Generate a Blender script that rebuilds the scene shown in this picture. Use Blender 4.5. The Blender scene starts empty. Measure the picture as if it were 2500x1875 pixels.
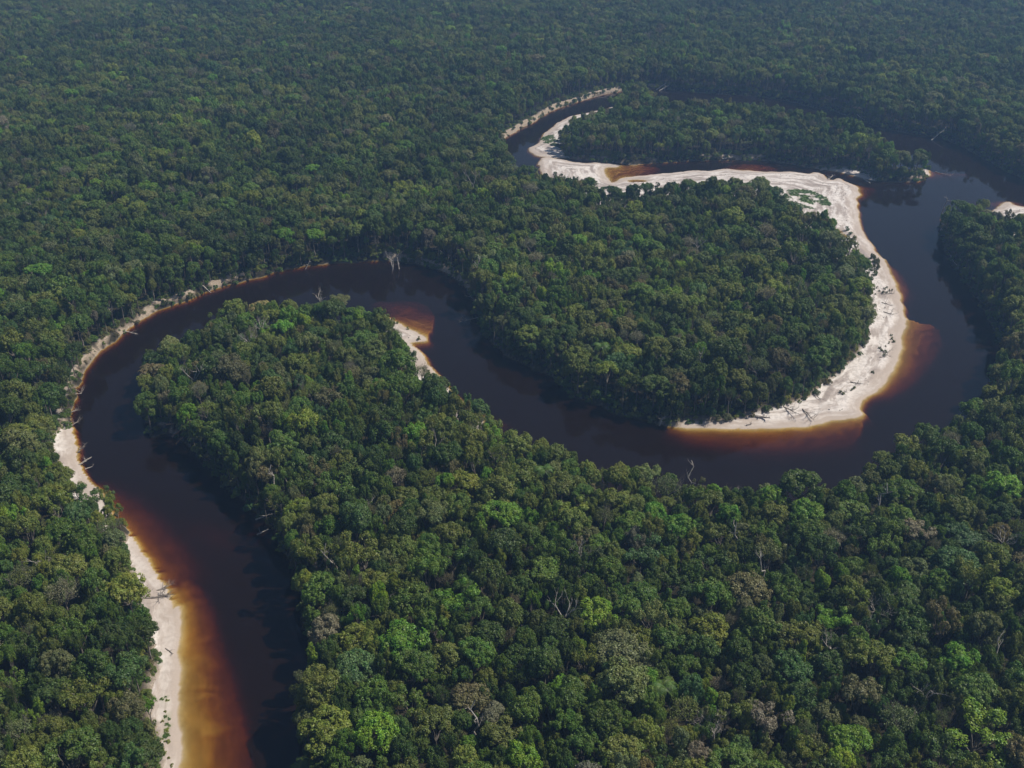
import bpy, bmesh, math, random
import numpy as np
from mathutils import Vector, Matrix, Euler
from mathutils.kdtree import KDTree

random.seed(7); rng = np.random.default_rng(7)
S = bpy.context.scene
COL = S.collection
# ------------------------------------------------------------------ camera
CAM_H, PITCH, FPX = 200.0, math.radians(29.5), 2450.0
cam_d = bpy.data.cameras.new('camera'); cam = bpy.data.objects.new('camera', cam_d); COL.objects.link(cam)
cam.location = (0, 0, CAM_H); cam.rotation_euler = (math.pi/2-PITCH, 0, 0)
cam_d.sensor_width = 36; cam_d.lens = 36*FPX/2500; cam_d.clip_start = 1; cam_d.clip_end = 20000
S.camera = cam
# ------------------------------------------------------------------ sky, sun, exposure
SUN_EL, SUN_AZ = math.radians(54), math.radians(84)      # azimuth clockwise from +y (view direction): sun to the right, a little ahead
w = bpy.data.worlds.new('World'); S.world = w; w.use_nodes = True
nt = w.node_tree; nt.nodes.clear()
sk = nt.nodes.new('ShaderNodeTexSky'); sk.sky_type = 'NISHITA'; sk.sun_disc = False
sk.sun_elevation = SUN_EL; sk.sun_rotation = SUN_AZ; sk.altitude = 200; sk.dust_density = 1.2
bg = nt.nodes.new('ShaderNodeBackground'); bg.inputs[1].default_value = 0.062
wo = nt.nodes.new('ShaderNodeOutputWorld')
nt.links.new(sk.outputs[0], bg.inputs[0]); nt.links.new(bg.outputs[0], wo.inputs[0])
ld = bpy.data.lights.new('sun', 'SUN'); ld.energy = 5.0; ld.angle = math.radians(0.5); ld.color = (1, 0.93, 0.80)
sun = bpy.data.objects.new('sun', ld); COL.objects.link(sun)
sdir = Vector((math.sin(SUN_AZ)*math.cos(SUN_EL), math.cos(SUN_AZ)*math.cos(SUN_EL), math.sin(SUN_EL)))
sun.rotation_euler = (-sdir).to_track_quat('-Z', 'Y').to_euler(); sun.location = sdir*3000
S.view_settings.view_transform = 'Standard'; S.view_settings.look = 'None'
S.view_settings.gamma = 1; S.view_settings.exposure = 0.0
S.render.engine = 'CYCLES'
S.cycles.max_bounces = 6; S.cycles.diffuse_bounces = 2; S.cycles.glossy_bounces = 2
S.cycles.transparent_max_bounces = 12; S.cycles.volume_bounces = 1; S.cycles.transmission_bounces = 2
S.cycles.use_denoising = True
S.cycles.use_adaptive_sampling = True; S.cycles.adaptive_threshold = 0.02
S.cycles.sample_clamp_indirect = 3
S.render.use_persistent_data = False

# ------------------------------------------------------------------ helpers
K = 2500/2212.0
cp, sp = math.cos(PITCH), math.sin(PITCH)
def at(u, v, z=0.0):
    """point on the level z seen at u,v of the 2212 wide survey photo"""
    a = (u*K-1250)/FPX; b = (937.5-v*K)/FPX
    dx, dy, dz = a, cp+b*sp, -sp+b*cp
    t = (z-CAM_H)/dz
    return (dx*t, dy*t)
def proj(x, y, z):
    dz = z-CAM_H
    f = y*cp-dz*sp; up = y*sp+dz*cp
    return (x/f*FPX+1250)/K, (937.5-up/f*FPX)/K, f

_perm = rng.random((256, 256))
def vnoise(x, y):
    xi = np.floor(x).astype(int); yi = np.floor(y).astype(int); fx = x-xi; fy = y-yi
    fx = fx*fx*(3-2*fx); fy = fy*fy*(3-2*fy)
    a = _perm[xi & 255, yi & 255]; b = _perm[(xi+1) & 255, yi & 255]
    c = _perm[xi & 255, (yi+1) & 255]; d = _perm[(xi+1) & 255, (yi+1) & 255]
    return (a*(1-fx)+b*fx)*(1-fy)+(c*(1-fx)+d*fx)*fy
def fbm(x, y, o=4):
    s = 0; a = 0.5
    for i in range(o):
        s = s+a*vnoise(x*2**i+17.3*i, y*2**i+5.1*i); a *= 0.5
    return s/(1-0.5**o)
def sstep(a, b, x):
    t = np.clip((x-a)/(b-a), 0, 1); return t*t*(3-2*t)

def smooth_poly(P, n=5, closed=True):
    P = np.array(P, float); N = len(P); out = []
    for i in range(N if closed else N-1):
        if closed: p0, p1, p2, p3 = P[i-1], P[i], P[(i+1) % N], P[(i+2) % N]
        else: p0, p1, p2, p3 = P[max(i-1, 0)], P[i], P[i+1], P[min(i+2, N-1)]
        d = np.linalg.norm(p2-p1); k = max(1, int(d/1.2)) if n is None else n
        for j in range(k):
            t = j/k
            out.append(0.5*((2*p1)+(-p0+p2)*t+(2*p0-5*p1+4*p2-p3)*t*t+(-p0+3*p1-3*p2+p3)*t**3))
    if not closed: out.append(P[-1])
    return np.array(out)
def inside(poly, X, Y):
    r = np.zeros(X.shape, bool)
    x0, y0 = poly.min(0); x1, y1 = poly.max(0)
    m = (X >= x0) & (X <= x1) & (Y >= y0) & (Y <= y1)
    if not m.any(): return r
    xs, ys = X[m], Y[m]; c = np.zeros(xs.shape, bool)
    ax, ay = poly[:, 0], poly[:, 1]; bx, by = np.roll(ax, -1), np.roll(ay, -1)
    for i in range(len(poly)):
        if ay[i] == by[i]: continue
        k = (ay[i] > ys) != (by[i] > ys)
        c ^= k & (xs < (bx[i]-ax[i])*(ys-ay[i])/(by[i]-ay[i])+ax[i])
    r[m] = c; return r
def kd_of(pts):
    k = KDTree(len(pts))
    for i, p in enumerate(pts): k.insert((p[0], p[1], 0), i)
    k.balance(); return k
def kdist(k, X, Y):
    f = k.find
    return np.array([f((a, b, 0))[2] for a, b in zip(X.tolist(), Y.tolist())])

# ------------------------------------------------------------------ survey lines of the river
def Wp(*pts):
    out = []
    for p in pts: out.append(at(p[0], p[1], p[2] if len(p) > 2 else 0))
    return out
T = 15.5
water_outline = Wp(
 # west bank, going upstream from the bottom edge
 (384,1900), (385,1659), (389,1555), (390,1455), (389,1380), (387,1335), (381,1311), (373,1309), (368,1322), (366,1285), (357,1268), (341,1240), (331,1215),
 (316,1198), (301,1176), (284,1152), (262,1125), (238,1093), (214,1062), (198,1045), (186,1022), (176,1004), (167,990), (170,972), (165,945), (159,928), (158,900), (160,870), (166,845),
 (177,818), (196,784), (222,757), (250,735), (285,708), (322,684), (350,666), (415,645), (475,621), (530,607), (565,597), (625,581), (700,571), (780,566), (825,563),
 (880,566), (925,576), (972,594), (1003,619), (1022,645), (1034,680), (1048,722), (1080,757), (1115,778), (1150,794), (1183,808), (1210,826), (1231,851), (1281,873), (1321,890), (1386,906), (1431,916),
 (1476,925), (1536,926), (1586,926), (1646,926), (1700,925), (1741,922), (1796,908), (1831,903), (1861,893), (1858,881), (1868,862), (1896,840), (1913,825), (1937,780), (1950,725), (1957,692), (1947,650),
 (1932,610), (1912,566), (1891,540), (1868,505), (1855,465), (1852,435), (1856,415), (1847,401), (1826,391), (1811,385), (1793,388), (1776,375), (1761,372), (1746,375), (1706,371),
 (1656,371), (1606,368), (1566,365), (1531,369), (1501,368), (1466,372), (1406,377), (1353,383), (1325,394), (1316,389), (1305,370), (1312,361), (1334,361), (1339,356), (1305,352),
 (1245,350.5), (1209,343), (1176,341), (1166,347), (1163,356), (1168,363), (1172,374,T), (1152,365,T), (1128,358,T), (1112,348,T), (1098,330,10), (1088,312), (1084,303),
 (1088,300), (1113,285), (1133,274), (1159,261), (1174,251), (1200,237), (1222,229), (1257,218), (1293,207), (1329,200), (1349,196), (1377,194), (1406,191), (1435,193),
 (1473,197), (1521,201), (1580,205), (1640,209), (1690,216), (1756,231), (1806,242), (1856,260), (1906,275), (1956,286), (2006,294), (2056,307), (2106,331), (2156,361), (2212,388), (2290,425), (2400,470),
 (2500,520), (2330,470), (2250,452), (2196,444), (2175,437), (2140,434,8), (2100,434,T), (2062,428,T), (2042,436,10), (2032,464), (2031,500), (2040,535), (2070,585), (2090,617), (2118,659), (2142,700), (2160,736), (2166,765),
 (2146,800,8), (2132,840,T), (2085,880,T), (2040,905,T), (1980,930,T), (1925,955,T), (1880,990,T), (1820,1015,T), (1760,1035,T), (1700,1040,T), (1640,1040,T), (1580,1030,T), (1530,1028,T), (1480,1015,T), (1430,1010,T), (1380,1008,T),
 (1330,995,T), (1280,985,T), (1230,968,T), (1180,950,T), (1130,943,T), (1090,925,T), (1062,912,9), (1040,903), (1022,890), (1000,868), (975,846), (960,828), (940,806), (920,778), (901,754), (886,741), (900,738), (918,734),
 (906,721), (870,703), (851,694), (836,684), (822,668,6), (800,658,T), (768,648,T), (735,640,T), (700,636,T), (650,648,T), (600,648,T), (545,655,T), (505,663,T), (460,686,T), (425,708,T), (395,725,T),
 (355,758,12), (341,778,6), (336,790), (318,812,9), (312,838,9), (310,872,9), (322,905,8), (345,925,3), (372,938), (402,957), (436,992), (466,1018), (496,1052), (530,1084), (570,1120), (600,1158),
 (612,1195), (634,1232), (648,1280), (652,1330), (668,1380), (690,1440), (672,1500), (654,1545), (654,1600), (672,1659), (690,1900))
island_outline = Wp(
 (1142,320), (1148,330), (1161,337), (1183,340), (1214,341), (1248,345), (1281,348), (1327,350), (1365,356), (1401,353), (1449,351), (1497,347), (1548,346), (1586,346), (1646,346), (1696,352), (1756,363), (1806,371),
 (1846,380), (1886,391), (1956,393), (1986,392), (2000,384), (2008,373), (2000,362), (1984,347,8), (1952,324,T), (1902,295,T), (1850,270,T), (1800,256,T), (1740,245,T), (1690,238,T), (1650,227,T),
 (1600,223,T), (1520,220,T), (1460,219,T), (1428,222,12), (1400,222,4), (1388,222), (1353,226), (1329,230), (1293,239), (1257,246), (1233,251), (1209,263), (1190,278), (1178,287), (1171,298), (1166,308), (1152,315))
def rough(P, amp, sc):
    n1 = fbm(P[:, 0]/sc, P[:, 1]/sc, 3)-0.5; n2 = fbm(P[:, 0]/sc+50, P[:, 1]/sc+9, 3)-0.5
    return P+np.stack([n1, n2], 1)*amp*2
WO = rough(smooth_poly(water_outline, None), 1.4, 7.0)
IO = rough(smooth_poly(island_outline, None), 1.2, 7.0)

beaches = [smooth_poly(Wp(*b), 4) for b in [
 # west bank beach at the bottom
 [(420,1900), (358,1900), (356,1659), (358,1610), (329,1530), (338,1470), (351,1430), (332,1380), (324,1330), (304,1305,2), (297,1260,3), (286,1208,4), (266,1150,6), (300,1150), (340,1200), (400,1290), (420,1400)],
 [(245,1100), (226,1104,9), (199,1083,9), (170,1060,9), (152,1036,8), (135,1010,7), (127,982,4), (118,955), (133,935), (150,922), (180,930), (200,990), (225,1040)],
 # great bar of the middle peninsula
 [(1305,400,T), (1345,408,14), (1380,407,14), (1430,407,14), (1465,396,14), (1500,394,14), (1560,390,14), (1605,391,14), (1655,396,14), (1690,402,T), (1706,432,T), (1724,452,T), (1752,463,T), (1784,464,12), (1800,488,10), (1814,520,11), (1836,545,10), (1855,562,8), (1870,591,4), (1876,631,2), (1878,690), (1878,725), (1872,742),
  (1862,760), (1852,778), (1826,800), (1808,819), (1776,838), (1758,859), (1728,874), (1680,887), (1651,896), (1608,906), (1580,914), (1530,915), (1483,917), (1470,924), (1480,940), (1700,945), (1880,920), (1980,800), (2000,680), (1900,480), (1880,380), (1700,362), (1530,360), (1340,375)],
 # bar of the oxbow
 [(1320,402,T), (1290,391,T), (1245,380,T), (1205,380,T), (1180,372,T), (1150,362,10), (1145,350), (1170,338), (1250,347), (1345,353), (1345,365), (1315,375), (1330,396,8)],
 # west end of the island
 [(1225,342), (1216,334), (1208,320), (1203,307), (1207,298,6), (1213,290,9), (1238,273,10), (1262,266,10), (1284,259,10), (1303,246,10), (1320,237,10), (1334,231,10), (1343,223), (1300,225), (1200,255), (1150,300), (1130,320), (1160,345)],
 # spit on the south shore
 [(826,668), (832,679,9), (858,704,10), (877,728,11), (883,751,10), (893,773,10), (911,797,10), (931,821,10), (949,835,10), (967,849,11), (985,860,9), (1000,880,8), (1012,893,8), (1035,906,8), (1060,905), (990,840), (935,770), (935,725), (880,690), (845,675)],
 [(2130,438,17), (2185,454,18), (2260,470,18), (2400,500,T), (2400,455), (2190,425), (2160,428)],
 [(1992,380), (1996,372), (1998,366), (2030,368), (2030,376)],
]]
# bare cut banks (strip of pale sand under the trees): polylines with half-width in metres
cuts = [(smooth_poly(Wp(*c[0]), 4, False), c[1]) for c in [
 ([(1082,300), (1113,283), (1133,271), (1159,258), (1200,234), (1257,216), (1293,205), (1329,198), (1352,194)], 6.5),
 ([(1404,189), (1436,191)], 5),
 ([(140,920), (132,880), (155,835), (175,800), (205,765), (235,738)], 3.5),
 ([(262,722), (300,694), (330,672)], 4.0),
 ([(340,664), (415,640)], 5.5),
 ([(462,622), (500,608), (530,603)], 5.5),
 ([(835,560), (880,563)], 5.5), ([(1110,290), (1100,296)], 4),
 ([(905,567), (925,573), (972,590), (1005,615), (1024,640)], 4.5),
 ([(1431,914), (1480,923), (1540,922)], 3.0),
 ([(1520,344), (1548,344), (1586,344), (1646,344)], 3.5), ([(1230,343), (1281,346), (1330,348)], 2.5), ([(1395,351), (1415,351)], 3.5),
 ([(1850,379), (1890,389), (1960,391), (1995,386)], 1.6),
 ([(385,940), (352,928)], 2.5), ([(2034,480), (2036,505)], 3.0), ([(1010,878), (1045,905)], 3),
]]
shoals = [  # polygon, depth at the shore, depth at the outer edge, exponent, outer slope
 ([(430,1900), (386,1800), (383,1659), (386,1500), (384,1400), (380,1335), (376,1300), (374,1262), (392,1236), (408,1236), (432,1262), (452,1300), (466,1350), (482,1400), (506,1480), (526,1560), (540,1659), (560,1900)], 0.38, 2.4, 1.6, 0.9),
 ([(200,1040), (225,1040), (300,1085), (345,1130), (385,1180), (405,1232), (372,1262), (350,1235), (330,1200), (300,1170), (250,1110)], 0.8, 2.2, 1.0, 0.35),
 ([(296,1130), (310,1130), (330,1165), (348,1205), (340,1215), (315,1190)], 0.9, 1.5, 1.0, 0.6),
 ([(800,648), (850,640), (890,640), (918,646), (934,662), (940,686), (934,710), (924,731), (915,738), (870,705)], 0.25, 2.6, 1.0, 1.4, [(936,668), (940,686), (934,710), (924,731), (916,738)]),
 ([(1885,530), (1915,560), (1938,580), (1955,605), (1962,628), (1950,650), (1930,620)], 0.25, 1.5, 1.1, 0.5),
 ([(1954,688), (1990,694), (2022,698), (2036,715), (2030,745), (2000,790), (1960,830), (1905,855), (1900,830), (1950,720)], 0.30, 2.1, 1.2, 0.9, [(1950,688), (1990,694), (2022,698), (2032,708)]),
 ([(1440,915), (1480,945), (1560,958), (1650,968), (1760,962), (1840,948), (1864,925), (1868,905), (1862,892), (1800,905), (1650,925)], 0.35, 2.3, 1.0, 0.6, [(1860,932), (1866,905), (1862,892)]),
 ([(1300,362), (1330,355), (1370,356), (1420,358), (1400,374), (1360,381), (1322,395)], 0.35, 1.2, 1.0, 0.5),
 ([(1560,362), (1590,350), (1650,352), (1680,362), (1620,370)], 0.4, 1.6, 1.0, 0.5),
 ([(1840,395), (1870,398), (1892,402), (1880,416), (1855,428)], 0.4, 1.8, 1.2, 0.8),
 ([(1155,300), (1180,272), (1230,243), (1330,222), (1395,214), (1390,225), (1240,255), (1175,300)], 0.5, 2.6, 1.0, 0.5),
 ([(1995,365), (2030,368), (2090,372), (2040,376), (2000,380)], 0.3, 1.5, 1.0, 0.5),
 ([(2050,425), (2110,425), (2180,424), (2250,440), (2250,455), (2100,440)], 0.3, 2.6, 1.0, 0.5),
 ([(1020,870), (1060,890), (1090,905), (1060,920), (1030,900)], 0.8, 2.6, 1.0, 0.5),
 ([(336,770), (352,765), (350,790), (335,800)], 1.2, 2.6, 1.0, 0.6),
 ([(1630,340), (1800,362), (1860,385), (1800,375), (1700,362)], 1.3, 2.6, 1.0, 0.6),
 ([(400,1120), (590,1140), (600,1180), (480,1160)], 3.2, 3.6, 1.0, 0.2),
]
shoal_polys = [smooth_poly(Wp(*s[0]), 4) for s in shoals]
grass_polys = [smooth_poly(Wp(*g), 4) for g in [
 [(1172,297), (1196,295), (1208,320), (1196,318), (1180,312), (1172,305)],
 [(1212,291), (1232,281), (1258,270), (1262,266), (1240,270), (1218,284)],
 [(1700,414), (1740,414), (1775,425), (1796,444), (1770,448), (1735,440), (1708,428)],
]]
thin_grass = [smooth_poly(Wp(*g), 4) for g in [
 [(350,1510), (362,1508), (366,1560), (360,1600), (350,1590), (346,1550)],
 [(1695,420), (1720,440), (1760,455), (1730,452), (1700,436)],
]]

# ------------------------------------------------------------------ ground sheet
def axis(a, b, step, lo, hi):
    c = list(np.arange(a, b+0.01, step))
    s, x = step, a; pre = []
    while x > lo: s = min(s*1.35, 260); x -= s; pre.append(x)
    s, x = step, b; post = []
    while x < hi: s = min(s*1.35, 260); x += s; post.append(x)
    return np.array(pre[::-1]+c+post)
gx = axis(-240, 620, 1.3, -5000, 5000); gy = axis(118, 905, 1.3, -2500, 9000)
GX, GY = np.meshgrid(gx, gy); shp = GX.shape
X, Y = GX.ravel(), GY.ravel()
fine = (X > -241) & (X < 700) & (Y > 100) & (Y < 950)
xf, yf = X[fine], Y[fine]
inW = inside(WO, xf, yf) & ~inside(IO, xf, yf)
shore = np.vstack([WO, IO])
kS = kd_of(shore)
dS = kdist(kS, xf, yf)
inB = np.zeros(xf.shape, bool)
for b in beaches: inB |= inside(b, xf, yf)
sh_b = np.zeros(len(shore), bool)
for b in beaches: sh_b |= inside(b, shore[:, 0], shore[:, 1])
dSb = kdist(kd_of(shore[sh_b]), xf, yf)
bb = np.vstack([smooth_poly(b, None) for b in beaches])
dBe = kdist(kd_of(bb), xf, yf); dBo = np.where(inB, 0, dBe)
dC = np.full(xf.shape, 99.0)
for c, hw in cuts:
    cc = smooth_poly(c, None, False)
    near = (xf > cc[:, 0].min()-12) & (xf < cc[:, 0].max()+12) & (yf > cc[:, 1].min()-12) & (yf < cc[:, 1].max()+12)
    dC[near] = np.minimum(dC[near], kdist(kd_of(cc), xf[near], yf[near])/(hw*0.34)*4)
nz = fbm(xf/22, yf/22, 4)-0.5; nf = fbm(xf/4, yf/4, 3)-0.5
# land
hb = 0.03+1.25*(1-np.exp(-dS/9))+0.5*nz*sstep(2, 10, dS)+0.16*nf*sstep(1, 5, dS)
ridge = 0.13*np.sin(dS*1.1+nz*7)*sstep(1, 4, dS)*(1-sstep(14, 24, dS)); hb = hb+ridge
steep = 2.2+1.2*(fbm(xf/14+3, yf/14, 2))
hf = 0.05+3.1*sstep(0.0, 1.0, dS/steep)+0.9*nz+0.5*nf
mB = sstep(0.0, 3.5, dBo)
land = np.maximum(hb*(1-mB)+hf*mB, 0.03)
for (pu, pv_, pr, pe) in ((1815,509,4.2,1.0), (1376,391,7.0,0.45), (1812,500,2.5,1.0)):
    px_, py_ = at(pu, pv_); dd_ = np.hypot((xf-px_), (yf-py_)/pe)+1.2*nf
    land = np.where(dd_ < pr*1.8, land*sstep(pr*0.8, pr*1.8, dd_)-0.5*(1-sstep(pr*0.3, pr, dd_)), land)
# river bed
bed = 1.3+(2.2+0.5*nz)*dS
bed = np.where(dSb < dS+0.8, np.minimum(bed, 0.06+np.where(xf < -60, 2.0, 0.85)*dSb+0.2*nf*sstep(0, 3, dSb)), bed)
bed = np.minimum(bed, 6.5)
for sh_spec, sp_ in zip(shoals, shoal_polys):
    raw, d0, d1, pw, slope = sh_spec[:5]
    sb = smooth_poly(sp_, None)
    w_in = inside(WO, sb[:, 0], sb[:, 1]) & ~inside(IO, sb[:, 0], sb[:, 1])
    sdist = np.array([kS.find((a, b, 0))[2] for a, b in sb]); keep = sb[w_in & (sdist > 2.2)]
    if len(keep) < 3: continue
    k_all = kd_of(keep); lee = None
    if len(sh_spec) > 5:
        lee = kd_of(smooth_poly(smooth_poly(Wp(*sh_spec[5]), 4, False), None, False))
        keep = np.array([q for q in keep if lee.find((q[0], q[1], 0))[2] > 3.0])
    x0, y0 = sb.min(0)-25; x1, y1 = sb.max(0)+25
    m = (xf > x0) & (xf < x1) & (yf > y0) & (yf < y1)
    b = kdist(kd_of(keep), xf[m], yf[m]); ins = inside(sp_, xf[m], yf[m]); a = np.minimum(dS[m], dSb[m])
    t = a/(a+b+1e-6)
    # scalloped sand waves across the current
    wx = xf[m]*0.7+yf[m]*0.7; wy = -xf[m]*0.62+yf[m]*0.78
    ph = wy/7.5+4.2*fbm(xf[m]/17, yf[m]/17, 3)+0.8*fbm(xf[m]/4, yf[m]/4, 2)
    saw = ph-np.floor(ph); saw = np.where(saw < 0.82, saw/0.82, (1-saw)/0.18)
    dep = d0+(d1-d0)*t**pw+0.75*(saw-0.5)*sstep(0, 3, b)*sstep(2, 8, a)*(1-0.5*t)+0.5*(fbm(xf[m]/16+7, yf[m]/16, 3)-0.5)
    dep = np.maximum(dep, 0.08)
    dep_o = d1+slope*kdist(k_all, xf[m], yf[m])
    if lee is not None: dep_o = dep_o+1.2*(1-sstep(1, 9, kdist(lee, xf[m], yf[m])))
    dd = np.where(ins, dep, dep_o); bed[m] = np.minimum(bed[m], dd)
bch = dSb < dS+0.8
bed = np.where(bch, bed*np.clip(dS/2.2, 0, 1)+0.01, bed)
land = np.where(mB < 0.5, land*np.clip(0.1+dS/1.8, 0, 1), land)
hz = np.where(inW, -bed, land)
Z = np.full(X.shape, 3.2)+1.6*(fbm(X/60, Y/60, 3)-0.5)
edge = sstep(0, 25, np.minimum.reduce([xf+241, 640-xf, yf-116, 925-yf]))
edge = np.where(inW, 1, np.where(dS < 40, 1, edge))
Z[fine] = hz*edge+Z[fine]*(1-edge)
sand = np.zeros(X.shape); grassy = np.zeros(X.shape)
cutm = (1-sstep(2.5, 4.5, dC+1.6*nf))*0.95
sv = np.where(inW, 1.0, np.maximum(1-sstep(0.3, 2.5, dBo), cutm))
sand[fine] = sv
gr = np.zeros(xf.shape)
for g in grass_polys: gr = np.maximum(gr, inside(g, xf, yf).astype(float))
gth = np.zeros(xf.shape)
for g in thin_grass: gth = np.maximum(gth, inside(g, xf, yf)*0.6)
gr = np.maximum(gr, gth); gr = gr*sstep(0.34, 0.52, fbm(xf/5, yf/5, 4)); gr[inW] = 0; gr_ok = gr > 0.3
grassy[fine] = gr

def mesh_from(name, V, F, mats, mat_idx=None, smooth=False):
    me = bpy.data.meshes.new(name)
    V = np.asarray(V, np.float32); F = np.asarray(F, np.int32)
    me.vertices.add(len(V)); me.vertices.foreach_set('co', V.ravel())
    me.loops.add(F.size); me.loops.foreach_set('vertex_index', F.ravel())
    me.polygons.add(len(F)); me.polygons.foreach_set('loop_start', np.arange(len(F), dtype=np.int32)*F.shape[1])
    if smooth: me.polygons.foreach_set('use_smooth', np.ones(len(F), bool))
    for m in mats: me.materials.append(m)
    if mat_idx is not None: me.polygons.foreach_set('material_index', np.asarray(mat_idx, np.int32))
    me.update(calc_edges=True); return me

# ------------------------------------------------------------------ materials
def mat(name):
    m = bpy.data.materials.new(name); m.use_nodes = True; m.node_tree.nodes.clear()
    return m, m.node_tree.nodes, m.node_tree.links
def nd(ns, t, **kw):
    n = ns.new(t)
    for k, v in kw.items(): setattr(n, k, v)
    return n
def ground_material():
    m, N, L = mat('sand_and_soil')
    out = nd(N, 'ShaderNodeOutputMaterial'); p = nd(N, 'ShaderNodeBsdfPrincipled'); p.inputs['Roughness'].default_value = 0.95
    p.inputs['Specular IOR Level'].default_value = 0.15
    L.new(p.outputs[0], out.inputs[0])
    geo = nd(N, 'ShaderNodeNewGeometry'); sep = nd(N, 'ShaderNodeSeparateXYZ'); L.new(geo.outputs['Position'], sep.inputs[0])
    def noise(sc, det=4, stretch=None):
        n = nd(N, 'ShaderNodeTexNoise'); n.inputs['Scale'].default_value = sc; n.inputs['Detail'].default_value = det
        if stretch:
            mp = nd(N, 'ShaderNodeMapping'); mp.inputs['Scale'].default_value = stretch
            L.new(geo.outputs['Position'], mp.inputs[0]); L.new(mp.outputs[0], n.inputs['Vector'])
        else: L.new(geo.outputs['Position'], n.inputs['Vector'])
        return n
    def ramp(src, stops):
        r = nd(N, 'ShaderNodeValToRGB'); L.new(src, r.inputs[0]); e = r.color_ramp.elements
        e[0].position, e[0].color = stops[0][0], (*stops[0][1], 1); e[1].position, e[1].color = stops[-1][0], (*stops[-1][1], 1)
        for pos, c in stops[1:-1]:
            x = e.new(pos); x.color = (*c, 1)
        return r
    def mix(f, a, b):
        x = nd(N, 'ShaderNodeMix', data_type='RGBA')
        if isinstance(f, float): x.inputs[0].default_value = f
        else: L.new(f, x.inputs[0])
        for s, i in ((a, 6), (b, 7)):
            if isinstance(s, tuple): x.inputs[i].default_value = (*s, 1)
            else: L.new(s, x.inputs[i])
        return x.outputs[2]
    n2 = noise(0.6, 4); n3 = noise(3.0, 3)
    ash = nd(N, 'ShaderNodeAttribute', attribute_name='shore'); cmb = nd(N, 'ShaderNodeCombineXYZ'); scp = nd(N, 'ShaderNodeVectorMath', operation='SCALE'); scp.inputs[3].default_value = 0.035
    L.new(geo.outputs['Position'], scp.inputs[0]); m1 = nd(N, 'ShaderNodeMath', operation='MULTIPLY'); m1.inputs[1].default_value = 0.17; L.new(ash.outputs['Fac'], m1.inputs[0]); L.new(m1.outputs[0], cmb.inputs[2])
    vad = nd(N, 'ShaderNodeVectorMath', operation='ADD'); L.new(scp.outputs[0], vad.inputs[0]); L.new(cmb.outputs[0], vad.inputs[1])
    n1 = nd(N, 'ShaderNodeTexNoise'); n1.inputs['Scale'].default_value = 1.6; n1.inputs['Detail'].default_value = 6; n1.inputs['Roughness'].default_value = 0.6; L.new(vad.outputs[0], n1.inputs['Vector'])
    dry = ramp(n1.outputs[0], [(0.38, (0.31, 0.27, 0.255)), (0.46, (0.46, 0.405, 0.38)), (0.54, (0.67, 0.62, 0.595))])
    fine_ = ramp(n2.outputs[0], [(0.36, (0.70, 0.69, 0.69)), (0.55, (1, 1, 1))])
    mul = nd(N, 'ShaderNodeMix', data_type='RGBA', blend_type='MULTIPLY'); mul.inputs[0].default_value = 0.75
    L.new(dry.outputs[0], mul.inputs[6]); L.new(fine_.outputs[0], mul.inputs[7])
    # damp sand close to water level
    hr = nd(N, 'ShaderNodeMapRange'); hr.inputs[1].default_value = 0.10; hr.inputs[2].default_value = 0.85
    L.new(sep.outputs[2], hr.inputs[0])
    add = nd(N, 'ShaderNodeMath', operation='ADD'); sc = nd(N, 'ShaderNodeMath', operation='MULTIPLY_ADD')
    L.new(n1.outputs[0], sc.inputs[0]); sc.inputs[1].default_value = 1.6; sc.inputs[2].default_value = -0.8
    L.new(hr.outputs[0], add.inputs[0]); L.new(sc.outputs[0], add.inputs[1]); add.use_clamp = True
    sandc = mix(add.outputs[0], (0.44, 0.37, 0.325), mul.outputs[2])
    soil = ramp(n2.outputs[0], [(0.35, (0.018, 0.016, 0.010)), (0.65, (0.042, 0.036, 0.022))])
    bank = ramp(n3.outputs[0], [(0.35, (0.20, 0.155, 0.115)), (0.65, (0.46, 0.38, 0.30))])
    # slope picks raw bank colour
    sepn = nd(N, 'ShaderNodeSeparateXYZ'); L.new(geo.outputs['True Normal'], sepn.inputs[0])
    slp = nd(N, 'ShaderNodeMapRange'); slp.inputs[1].default_value = 0.93; slp.inputs[2].default_value = 0.75; L.new(sepn.outputs[2], slp.inputs[0])
    up = nd(N, 'ShaderNodeMapRange'); up.inputs[1].default_value = 0.0; up.inputs[2].default_value = 0.6; L.new(sep.outputs[2], up.inputs[0])
    mm = nd(N, 'ShaderNodeMath', operation='MULTIPLY'); L.new(slp.outputs[0], mm.inputs[0]); L.new(up.outputs[0], mm.inputs[1])
    sandc = mix(mm.outputs[0], sandc, bank.outputs[0])
    acut = nd(N, 'ShaderNodeAttribute', attribute_name='cutbank'); sandc = mix(acut.outputs['Fac'], sandc, bank.outputs[0])
    at_ = nd(N, 'ShaderNodeAttribute', attribute_name='sand'); ag = nd(N, 'ShaderNodeAttribute', attribute_name='grassy')
    c = mix(at_.outputs['Fac'], soil.outputs[0], sandc)
    gc = ramp(n2.outputs[0], [(0.3, (0.055, 0.105, 0.02)), (0.6, (0.11, 0.185, 0.035))])
    gm = nd(N, 'ShaderNodeMath', operation='MULTIPLY'); gn = ramp(n2.outputs[0], [(0.32, (0.55,)*3), (0.48, (1,)*3)])
    L.new(ag.outputs['Fac'], gm.inputs[0]); L.new(gn.outputs[0], gm.inputs[1])
    c = mix(gm.outputs[0], c, gc.outputs[0])
    uw = nd(N, 'ShaderNodeMapRange'); uw.inputs[1].default_value = 0.03; uw.inputs[2].default_value = -0.12; L.new(sep.outputs[2], uw.inputs[0])
    stain = ramp(n1.outputs[0], [(0.36, (0.30, 0.25, 0.15)), (0.6, (0.44, 0.37, 0.235))])      # tannin-stained sand of the bed
    c = mix(uw.outputs[0], c, stain.outputs[0])
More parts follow.
